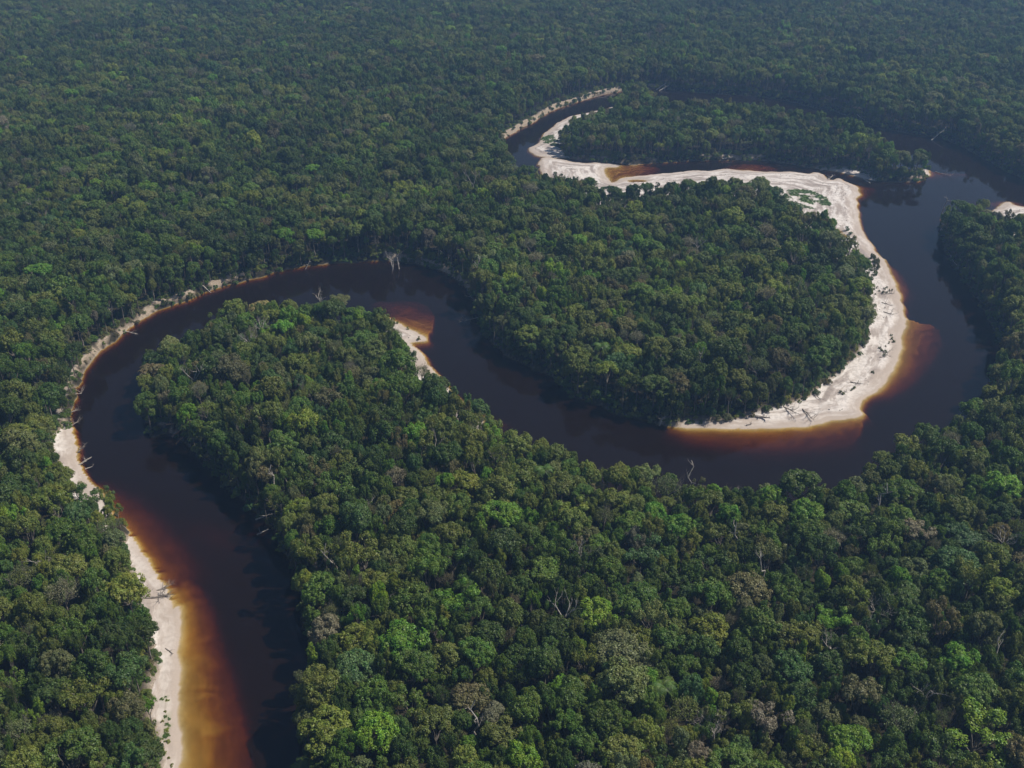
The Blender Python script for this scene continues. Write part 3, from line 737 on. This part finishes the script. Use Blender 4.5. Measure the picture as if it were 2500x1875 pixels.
for i, (x, y, r, z, o_, lay) in enumerate(cand):
    lay = int(lay); kd = random.choice(names_kind[lay]); k = random.choice(by_kind[kd])
    cname = PN[rng.choice(len(PN), p=PW)]
    if kd == 'twiggy': cname = random.choice(['pale grey', 'olive green', 'grey green'])
    if pz[i] > 0.12 and random.random() < .5: cname = 'olive green' if cname in ('green', 'dark green') else cname
    if pz[i] < -0.12 and random.random() < .5: cname = 'dark green' if cname in ('olive green', 'grey green') else cname
    if lay == 2 and cname in ('lime green', 'bright green') : cname = 'green'
    hs = {0: 1.04, 1: 0.92, 2: 0.76}[lay]*random.uniform(0.84, 1.12)*(1+0.45*big[i])
    if lay == 0 and random.random() < 0.10: hs *= 1.18; r *= 1.12
    if o_ < 8: hs *= 0.78+0.22*o_/8
    T_x.append(x); T_y.append(y); T_z.append(z); T_r.append(r*1.06); T_h.append(hs); T_k.append(k); T_c.append(cname); T_rot.append(random.uniform(0, 6.283))
def jit(c, g=1.0):
    v = random.uniform(0.98, 1.45)*g; return (c[0]*v*random.uniform(0.94, 1.14), c[1]*v*0.955, c[2]*v*random.uniform(0.75, 1.15))

# the 300 that show largest become trees of their own
score = []
for i in range(len(T_x)):
    u, v, f = proj(T_x[i], T_y[i], T_z[i]+15*T_h[i])
    okv = -15 < u < 2227 and -10 < v < 1690
    score.append(T_r[i]*(1.0 if T_h[i] > 0.8 else 0.6)/f if okv else 0)
N_IND = 300-len(hero_t)
order = np.argsort(-np.array(score))[:N_IND]; chosen = set(order.tolist())

def make_empty(name, loc, rz, scl, label, cat, group=None):
    o = bpy.data.objects.new(name, None); COL.objects.link(o); o.empty_display_size = 0.5
    o.location = loc; o.rotation_euler = (0, 0, rz); o.scale = scl
    o['label'] = label; o['category'] = cat
    if group: o['group'] = group
    return o
def part(name, me, parent, tint=None):
    o = bpy.data.objects.new(name, me); COL.objects.link(o); o.parent = parent
    if tint is not None: o['tint'] = tint
    return o
def plant_tree(x, y, z, r, hs, k, tint, rz, label, group):
    e = make_empty('rainforest_tree', (x, y, z), rz, (r/6.0, r/6.0, hs), label, 'tree', group)
    part('trunk', STOCK[k][2], e); part('crown', STOCK[k][1], e, tint); return e

def ground_z(x, y): return float(ground_info(np.array([x]), np.array([y]))[0][0])
landmarks = []
for x, y, r, c, kd, lab in hero_t:
    k = random.choice(by_kind[kd]); hs = {'flat': 0.84, 'ball': 0.9, 'tall': 0.88}.get(kd, 0.92)
    if r > 6.4: hs *= 1.08
    plant_tree(x, y, ground_z(x, y), r, hs, k, jit(PAL[c]) if c not in ('cream',) else PAL[c], random.uniform(0, 6.28), lab, None)
# ordinary trees: told apart by the outstanding tree they stand nearest to
SHORT = {0: 'the lime tree on white forked trunk', 1: 'the smooth bright-green dome', 3: 'the lime-green lumpy tree', 4: 'the fresh green tree at right', 6: 'the pale bluish-green tree', 8: 'the large bright dome by right edge',
 9: 'the yellow-green lumpy tree', 10: 'the mid-green umbrella tree', 12: 'the yellow-green bank tree', 14: 'the small bright umbrella crown', 20: 'the wide brown crown', 21: 'the huge grey-green crown', 22: 'the large mid-green crown', 26: 'the yellow-green east-bank crown', 13: 'the cream-flowering tree', 19: 'the lime umbrella crown'}
DSHORT = {0: 'the twisted white trunk', 1: 'the bare twiggy bank crown', 2: 'the lone straight white snag', 6: 'the pale forked dead tree', 7: 'the bare white branches', 10: 'the tangle at right edge', 12: 'the wide bleached bare crown', 13: 'the stout leaning snag', 15: 'the white forked neck tree', 16: 'the bare peninsula crown', 20: 'the tall pale western tree', 35: 'the pale dead branches at left'}
lms = []
for i, s in SHORT.items():
    x, y = hero_t[i][:2]; u, v, f = proj(x, y, 16); lms.append((u, v, s))
for i, s in DSHORT.items():
    x, y = dead_t[i][:2]; u, v, f = proj(x, y, 16); lms.append((u, v, s))
lms += [(388,1500,'the lower beach'), (250,1100,'the west-bank sand strip'), (150,1400,'the middle of the left forest')]
buckets = {}
for i in order.tolist():
    u, v, f = proj(T_x[i], T_y[i], T_z[i]+15)
    j = min(range(len(lms)), key=lambda q: (lms[q][0]-u)**2+(lms[q][1]-v)**2)
    du, dv = u-lms[j][0], v-lms[j][1]
    dr = ('right of' if du > 0 else 'left of') if abs(du) > abs(dv) else ('below' if dv > 0 else 'above')
    buckets.setdefault((j, dr), []).append((math.hypot(du, dv), i))
ORD = ['nearest', 'second', 'third', 'fourth', 'fifth', 'sixth', 'seventh', 'eighth', 'ninth', 'tenth', 'eleventh', 'twelfth', 'thirteenth', 'fourteenth', 'fifteenth', 'sixteenth', 'seventeenth', 'eighteenth', 'nineteenth', 'twentieth', 'twenty-first', 'twenty-second', 'twenty-third', 'twenty-fourth', 'twenty-fifth']
FORM = {'dome': 'lumpy', 'flat': 'flat-topped', 'tall': 'narrow', 'ragged': 'loose', 'ball': 'rounded', 'twiggy': 'thin twiggy'}
labels = {}
for (j, dr), lst in buckets.items():
    lst.sort()
    for n_, (dd, i) in enumerate(lst):
        nm = ORD[n_] if n_ < len(ORD) else 'farthest'
        labels[i] = '%s %s tree, %s one %s %s' % (T_c[i].replace(' ', '-'), FORM[STOCK[T_k[i]][0]], nm, dr, lms[j][2])
for i in order.tolist():
    plant_tree(T_x[i], T_y[i], T_z[i], T_r[i], T_h[i], T_k[i], jit(PAL[T_c[i]]), T_rot[i], labels[i], 'trees of the near rainforest canopy')

# ------------------------------------------------------------------ one scatter for the rest of the forest
def scatter(name, pts, scl, rot, idx, tint, label, cat):
    me = bpy.data.meshes.new(name); n = len(pts); me.vertices.add(n)
    me.vertices.foreach_set('co', np.asarray(pts, np.float32).ravel())
    for nm, ty, dat, key in (('scl', 'FLOAT_VECTOR', scl, 'vector'), ('rot', 'FLOAT_VECTOR', rot, 'vector'), ('idx', 'INT', idx, 'value'), ('tint', 'FLOAT_COLOR', tint, 'color')):
        a = me.attributes.new(nm, ty, 'POINT'); a.data.foreach_set(key, np.asarray(dat, np.int32 if ty == 'INT' else np.float32).ravel())
    o = bpy.data.objects.new(name, me); COL.objects.link(o); o['kind'] = 'stuff'; o['label'] = label; o['category'] = cat
    ng = bpy.data.node_groups.new(name, 'GeometryNodeTree')
    ng.interface.new_socket('Geometry', in_out='INPUT', socket_type='NodeSocketGeometry'); ng.interface.new_socket('Geometry', in_out='OUTPUT', socket_type='NodeSocketGeometry')
    N, L = ng.nodes, ng.links
    gi = N.new('NodeGroupInput'); go = N.new('NodeGroupOutput'); ci = N.new('GeometryNodeCollectionInfo'); ci.inputs[0].default_value = stock_col
    ci.inputs['Separate Children'].default_value = True; ci.inputs['Reset Children'].default_value = True
    ip = N.new('GeometryNodeInstanceOnPoints'); ip.inputs['Pick Instance'].default_value = True
    L.new(gi.outputs[0], ip.inputs['Points']); L.new(ci.outputs[0], ip.inputs['Instance'])
    for nm, ty, sock in (('scl', 'FLOAT_VECTOR', 'Scale'), ('rot', 'FLOAT_VECTOR', 'Rotation'), ('idx', 'INT', 'Instance Index')):
        na = N.new('GeometryNodeInputNamedAttribute'); na.data_type = ty; na.inputs[0].default_value = nm
        src = na.outputs[0]
        if sock == 'Rotation':
            er = N.new('FunctionNodeEulerToRotation'); L.new(src, er.inputs[0]); src = er.outputs[0]
        L.new(src, ip.inputs[sock])
    L.new(ip.outputs[0], go.inputs[0])
    md = o.modifiers.new('scatter', 'NODES'); md.node_group = ng
    return o
rest = [i for i in range(len(T_x)) if i not in chosen]
tn = [(*jit(PAL[T_c[i]], 1+0.9*pz[i]), 1) for i in rest]
scatter('rainforest', [(T_x[i], T_y[i], T_z[i]) for i in rest], [(T_r[i]/6, T_r[i]/6, T_h[i]) for i in rest], [(0, 0, T_rot[i]) for i in rest], [T_k[i] for i in rest], tn,
        'unbroken rainforest of mixed green crowns on both sides of the winding river', 'forest')
# bank thickets and the low growth under the canopy
pts = []; scl = []; rot = []; idx_ = []; tn = []
n_c = 260000
xs = rng.uniform(-235, 640, n_c); ys = rng.uniform(118, 900, n_c); zz, ss, kk = ground_info(xs, ys)
sh_ = dOpen[kk]; cutz = in_cut[kk] & (rng.random(n_c) < 0.30); sh_ = np.where(cutz, 1.0, sh_); ok = ~fullW[kk] & (~in_beach[kk] | cutz) & (sh_ > 0.4) & (sh_ < 9)
xs, ys, zz, sh_ = xs[ok], ys[ok], zz[ok], sh_[ok]
cell = {}; CS = 4.0
for x, y, z, s_ in zip(xs.tolist(), ys.tolist(), zz.tolist(), sh_.tolist()):
    r = random.uniform(1.0, 2.6)*(0.75 if s_ < 2 else 1.0)
    if not free(x, y, r, 0.62): continue
    put(x, y, r); pts.append((x, y, z-0.3)); q = r/6; scl.append((q*1.15, q*1.15, q*random.uniform(0.8, 1.7))); rot.append((0, 0, random.uniform(0, 6.3))); idx_.append(random.choice(by_kind['bush']))
    tn.append((*jit(PAL[random.choice(['dark green', 'green', 'green', 'olive green', 'grey green', 'blue green', 'brownish', 'yellow green'])]), 1))
print('bushes', len(pts))
scatter('undergrowth', pts, scl, rot, idx_, tn, 'low green thicket along the river banks under the trees', 'undergrowth')

# ------------------------------------------------------------------ dead trees, palms
def branch_end(V, F): pass
for n_, (x, y, h, st, lab) in enumerate(dead_t):
    R = random.Random(500+n_); z0 = ground_z(x, y); g = Geo(); b = Geo()
    e = make_empty('dead_tree', (x, y, z0), 0, (1, 1, 1.06), lab, 'dead tree'); GROW = 1.25
    if st == 'snag':
        lean = Vector((R.uniform(-2.5, 2.5), R.uniform(-1, 1), h+1.2)); p = limb(g, R, (0, 0, -1), lean, 0.38, 0.13, 0.13, 6, 8)
        for i in range(4): branchy(b, R, p[R.choice((5, 6, 7))], (R.uniform(-1, 1), R.uniform(-1, 1), 0.8), R.uniform(1.2, 2.4), 0.11, 1)
    elif st == 'fork':
        top = Vector((R.uniform(-1, 1), R.uniform(-1, 1), h*0.62)); limb(g, R, (0, 0, -1), top, 0.38, 0.28, 0.06, 6, 5)
        for s in (-1, 1, 0.3): branchy(b, R, top, (0.75*s, R.uniform(-0.4, 0.4), 1), h*0.27, 0.21, 2, 0.7)
    else:
        top = Vector((R.uniform(-1, 1), R.uniform(-1, 1), h*0.6)); limb(g, R, (0, 0, -1), top, 0.34, 0.24, 0.06, 6, 5)
        for i in range(6):
            a = i*1.05+R.uniform(-.4, .4); branchy(b, R, top, (math.cos(a)*0.9, math.sin(a)*0.9, R.uniform(0.5, 1.1)), h*R.uniform(0.16, 0.23), 0.14, 3, 0.8)
    part('trunk', g.mesh('dead_trunk', M_dead), e); part('branches', b.mesh('dead_branches', M_dead), e)
for n_, (x, y, h, lab) in enumerate(palm_t):
    e = make_empty('palm_tree', (x, y, ground_z(x, y)), random.uniform(0, 6), (1.0, 1.0, h/15), lab, 'palm')
    k = by_kind['palm'][0]; part('trunk', STOCK[k][2], e); part('fronds', STOCK[k][1], e, (0.085, 0.15, 0.03))
# ------------------------------------------------------------------ driftwood and fallen trees (each its own thing)
drift = [  # from, to (survey pixels), thickness, number of side branches, end height, look, label
 (172,1004,198,987,.30,3,1.6,'d','pale forked log reaching from the narrow west beach over the water'),
 (184,1014,199,1008,.2,1,.6,'d','short pale branch in the water just below the forked log'),
 (168,978,182,962,.22,8,1.8,'w','brushy dead crown lying at the water edge of the narrow west beach'),
 (138,930,166,912,.25,7,.8,'w','grey brush pile heaped on top of the narrow west beach'),
 (140,905,168,885,.25,6,1.0,'w','bare fallen tree on the western bank above the brush pile'),
 (145,868,176,850,.28,6,1.2,'w','larger bare fallen tree sliding down the western bank'),
 (300,1300,366,1285,.28,10,.6,'w','long dark fallen tree across the lower beach at its notch'),
 (340,1278,372,1262,.2,8,1.3,'w','grey brush at the notch tip of the lower beach'),
 (358,1403,374,1412,.14,3,.5,'w','small forked branch on the lower beach ridge'),
 (362,932,398,929,.3,2,.5,'r','upper of two pale logs in the water under the peninsula trees'),
 (372,944,402,938,.28,2,.4,'r','lower of two pale logs in the water under the peninsula trees'),
 (380,960,404,952,.2,5,.4,'r','tangle of reddish roots just below the two pale logs'),
 (455,1002,470,1010,.2,5,.6,'r','reddish root tangle on the east bank halfway down'),
 (553,1123,584,1125,.26,2,.7,'d','thin pale log sticking out of the east bank above another'),
 (555,1156,580,1143,.2,1,1.0,'d','slanting pale pole in the water below the thin pale log'),
 (266,716,298,722,.25,3,.4,'d','pale trunk lying in the water at the western cut bank'),
 (438,628,456,633,.25,2,.4,'d','short pale trunk at the foot of the cut bank'),
 (660,582,668,566,.25,4,3.6,'d','small forked snag standing in the water of the near bend'),
 (848,580,843,556,.22,1,5.2,'d','left of two pale stems leaning on the bare bank of the near bend'),
 (862,582,858,556,.24,1,5.8,'d','right of two pale stems leaning on the bare bank of the near bend'),
 (960,560,938,543,.25,5,2.5,'d','white fallen crown on the bank right of the bare bank patch'),
 (1040,690,1004,694,.22,5,1.2,'w','branch reaching out into the river from the western side of the large peninsula'),
 (1038,668,1014,640,.26,6,4.5,'w','tree leaning low over the river from the western shoulder of the large peninsula'),
 (1424,920,1431,905,.25,6,3.2,'d','white bare snag at the water edge below the large peninsula'),
 (1771,368,1806,365,.28,1,.4,'d','long pale log floating in the channel south of the island'),
 (1788,388,1797,381,.6,6,1.2,'w','dark root mass at the edge of the great beach'),
 (1323,351,1335,343,.3,4,1.5,'d','pale fallen tree on the island shore beside the narrow channel'),
 (1560,346,1588,342,.3,3,.8,'d','pale fallen trunk in the middle of the island south shore'),
 (1636,346,1652,338,.3,3,1.5,'d','pale fallen trunk right of its look-alike on the island south shore'),
 (1418,194,1438,187,.35,2,2.0,'d','pale logs stacked on the far bank behind the island'),
 (1424,196,1444,190,.35,2,1.0,'d','lowest pale log on the far bank behind the island'),
 (1290,210,1316,213,.25,5,.6,'w','branchy snag in the water of the far loop'),
 (1846,254,1868,261,.3,5,1.0,'d','grey fallen crown at the far bank north of the island'),
 (2012,303,2038,289,.35,3,3.0,'d','white trunk leaning from the far bank into the water'),
 (2054,306,2072,300,.3,5,1.0,'r','reddish brush at the far bank right of the leaning white trunk'),
 (1862,384,1880,396,.3,2,.3,'d','pale trunk on the flat tip below the island end'),
 (2020,372,2052,380,.25,6,.5,'w','thin snags breaking the water off the island tip'),
 (2034,462,2046,430,.25,4,13.0,'d','slim white dead stem at the tip of the eastern forest'),
 (2048,548,2070,580,.25,5,2.0,'w','dark fallen tree under the eastern bank'),
 (1692,884,1720,896,.22,9,1.6,'w','bare fallen crown on the southern end of the great beach'),
 (1733,889,1756,907,.2,8,.9,'w','dark branchy log right of the bare fallen crown on the beach'),
 (1632,904,1654,906,.5,6,.6,'w','dark clump of roots at the western end of the great beach'),
 (1612,921,1624,917,.2,5,.4,'w','small brush at the waterline on the western end of the great beach'),
 (1752,852,1772,868,.18,4,.4,'w','thin log lying at the forest edge of the great beach'),
 (1836,829,1862,833,.18,6,.5,'w','thin dark log with twigs on the lower great beach'),
 (1809,856,1828,850,.16,7,.5,'w','scatter of dark twigs just below the thin dark log'),
 (1904,657,1926,662,.18,5,.5,'w','uppermost driftwood log on the bright part of the great beach'),
 (1908,677,1928,682,.18,6,.5,'w','driftwood log in the middle of the bright part of the great beach'),
 (1897,754,1916,768,.2,10,.8,'w','large heap of driftwood on the widest part of the great beach'),
 (1900,776,1912,772,.2,7,.5,'w','small driftwood heap just below the large one'),
 (1903,640,1932,634,.16,7,.5,'w','line of twiggy driftwood across the great beach below the grey saplings'),
]
DM = {'d': M_dead, 'w': M_drift, 'r': M_red}
for n_, (u1, v1, u2, v2, th, nb, hh, lk, lab) in enumerate(drift):
    R = random.Random(900+n_); a = at(u1, v1); b = at(u2, v2, hh); za = max(0.05, ground_z(*a))+0.1; zb = max(0.02, ground_z(*b))+hh
    e = make_empty('fallen_tree' if nb > 3 else 'driftwood_log', (a[0], a[1], za), 0, (1, 1, 1), lab, 'driftwood')
    d = Vector((b[0]-a[0], b[1]-a[1], zb-za)); g = Geo(); p = limb(g, R, (0, 0, 0), d, th*1.25, th*0.55, 0.05, 6, 6)
    part('trunk', g.mesh('fallen_trunk', DM[lk]), e)
    g = Geo(); L_ = d.length
    for i in range(nb):
        t = R.choice((2, 3, 4, 5, 6)); q = p[t]
        dd = Vector((d.x, d.y, 0)).normalized()*R.uniform(0.2, 1)+Vector((R.uniform(-1, 1), R.uniform(-1, 1), R.uniform(0.0, 0.55)))
        branchy(g, R, q, dd, min(L_*0.35, 3.0)*R.uniform(0.6, 1.2), th*0.42, 2 if nb > 5 else 1, 0.7)
    if nb: part('branches', g.mesh('fallen_branches', DM[lk]), e)
# single shrubs and saplings on the open sand
def shrub(x, y, r, h, col, label, group):
    k = random.choice(by_kind['bush']); e = make_empty('beach_shrub', (x, y, ground_z(x, y)-0.1), random.uniform(0, 6.3), (r/6, r/6, h/6.5), label, 'shrub', group)
    part('stem', STOCK[k][2], e); part('foliage', STOCK[k][1], e, jit(PAL[col]))
def shrubs(pts, lab, group, col, r0=.4, r1=.85, h=1.0):
    for u, v in pts:
        x, y = at(u, v); shrub(x, y, random.uniform(r0, r1), h*random.uniform(.7, 1.4), col, lab, group)
shrubs([(1883,562), (1889,560), (1886,569), (1893,572), (1888,580), (1895,584), (1891,592), (1884,588), (1897,577)], 'grey-green sapling crowding the upper end of the bright beach', 'saplings at the upper end of the great beach', 'grey green', .8, 1.5, 2.6)
shrubs([(1887,630), (1893,626), (1899,632), (1910,628), (1915,624), (1920,631), (1906,637), (1890,640), (1926,630), (1914,636)], 'low grey-green shrub in the belt crossing the great beach', 'shrub belt crossing the great beach', 'grey green')
shrubs([(1924,727), (1930,741), (1919,745), (1912,752), (1926,735)], 'low dark shrub on the outer side of the widest beach part', 'shrubs on the outer side of the great beach', 'olive green')
shrubs([(1904,762), (1912,764), (1900,757), (1908,771)], 'dark shrub among the large driftwood heap', 'shrubs among the driftwood heap', 'olive green', .5, 1.0, 1.0)
shrubs([(1884,809), (1839,847), (1844,843), (1821,856), (1815,852)], 'small dark shrub alone on the lower great beach', 'small shrubs on the lower great beach', 'olive green', .5, .9, .9)
shrubs([(1800,498), (1795,505), (1840,524), (1845,530), (1836,532), (1829,500), (1836,508)], 'green bush near the small pond behind the great beach', 'bushes near the beach pond', 'green', .8, 1.6, 1.6)
shrubs([(205,1068), (218,1078), (232,1090), (240,1102), (212,1060), (250,1112)], 'leafy grey-green bush on the sand edge of the lower west bank', 'bushes on the west bank sand', 'grey green', .6, 1.2, 1.5)
shrubs([(362,1515), (358,1540), (352,1562), (360,1580), (365,1640), (356,1630), (372,1655), (350,1600), (362,1606)], 'green tuft of low growth on the bottom of the lower beach', 'green tufts on the lower beach', 'yellow green', .4, .9, .5)
shrubs([(905,735), (880,712), (858,700), (846,692), (893,770), (925,808)], 'small bush on the slim sand spit of the near peninsula', 'bushes on the slim sand spit', 'olive green', .5, 1.0, 1.2)
pts = []; scl = []; rot = []; idx_ = []; tn = []
gi_ = np.nonzero(gr_ok)[0]
for q_ in gi_.tolist():
    for rr_ in range(2):
        q = random.uniform(0.35, 0.75)/6; pts.append((xf[q_]+random.uniform(-.7, .7), yf[q_]+random.uniform(-.7, .7), float(land[q_])-0.12)); scl.append((q, q, q*.55)); rot.append((0, 0, random.uniform(0, 6.3))); idx_.append(random.choice(by_kind['bush'])); tn.append((*jit((0.075, 0.14, 0.025)), 1))
scatter('grass', pts, scl, rot, idx_, tn, 'bright low grass patches growing on the open sandbars', 'grass')
# countless scraps of wood and seedlings on the dry sand
pts = []; scl = []; rot = []; idx_ = []; tn = []
xs = rng.uniform(-235, 640, 90000); ys = rng.uniform(118, 900, 90000); zz, ss, kk = ground_info(xs, ys)
ok = in_beach[kk] & (zz > 0.45) & (fbm(xs/9, ys/9, 3) > 0.53)
for x, y, z in zip(xs[ok].tolist(), ys[ok].tolist(), zz[ok].tolist()):
    if random.random() < 0.5: continue
    q = random.uniform(0.12, 0.4)/6; pts.append((x, y, z-0.05)); scl.append((q, q*random.uniform(.3, 1), q*.6)); rot.append((0, 0, random.uniform(0, 6.3))); idx_.append(by_kind['bush'][0]); tn.append((0.06, 0.06, 0.035, 1))
print('litter', len(pts))
scatter('seedlings', pts, scl, rot, idx_, tn, 'tiny dark seedlings and scraps dotted over the dry sand', 'beach litter')
# ------------------------------------------------------------------ haze
hz_me = bpy.data.meshes.new('haze'); bmh = bmesh.new(); bmesh.ops.create_cube(bmh, size=1)
bmesh.ops.scale(bmh, vec=(10600, 12000, 225), verts=bmh.verts); bmesh.ops.translate(bmh, vec=(0, 3100, 103), verts=bmh.verts)
bmh.to_mesh(hz_me); bmh.free()
mh, N, L = mat('haze'); out = nd(N, 'ShaderNodeOutputMaterial'); pv = nd(N, 'ShaderNodeVolumePrincipled')
pv.inputs['Color'].default_value = (0.32, 0.56, 1.0, 1); pv.inputs['Density'].default_value = 0.00021; pv.inputs['Anisotropy'].default_value = 0.2
L.new(pv.outputs[0], out.inputs['Volume']); hz_me.materials.append(mh)
hz = bpy.data.objects.new('haze', hz_me); COL.objects.link(hz); hz['kind'] = 'stuff'; hz['label'] = 'thin bluish haze over the distant rainforest'; hz['category'] = 'haze'
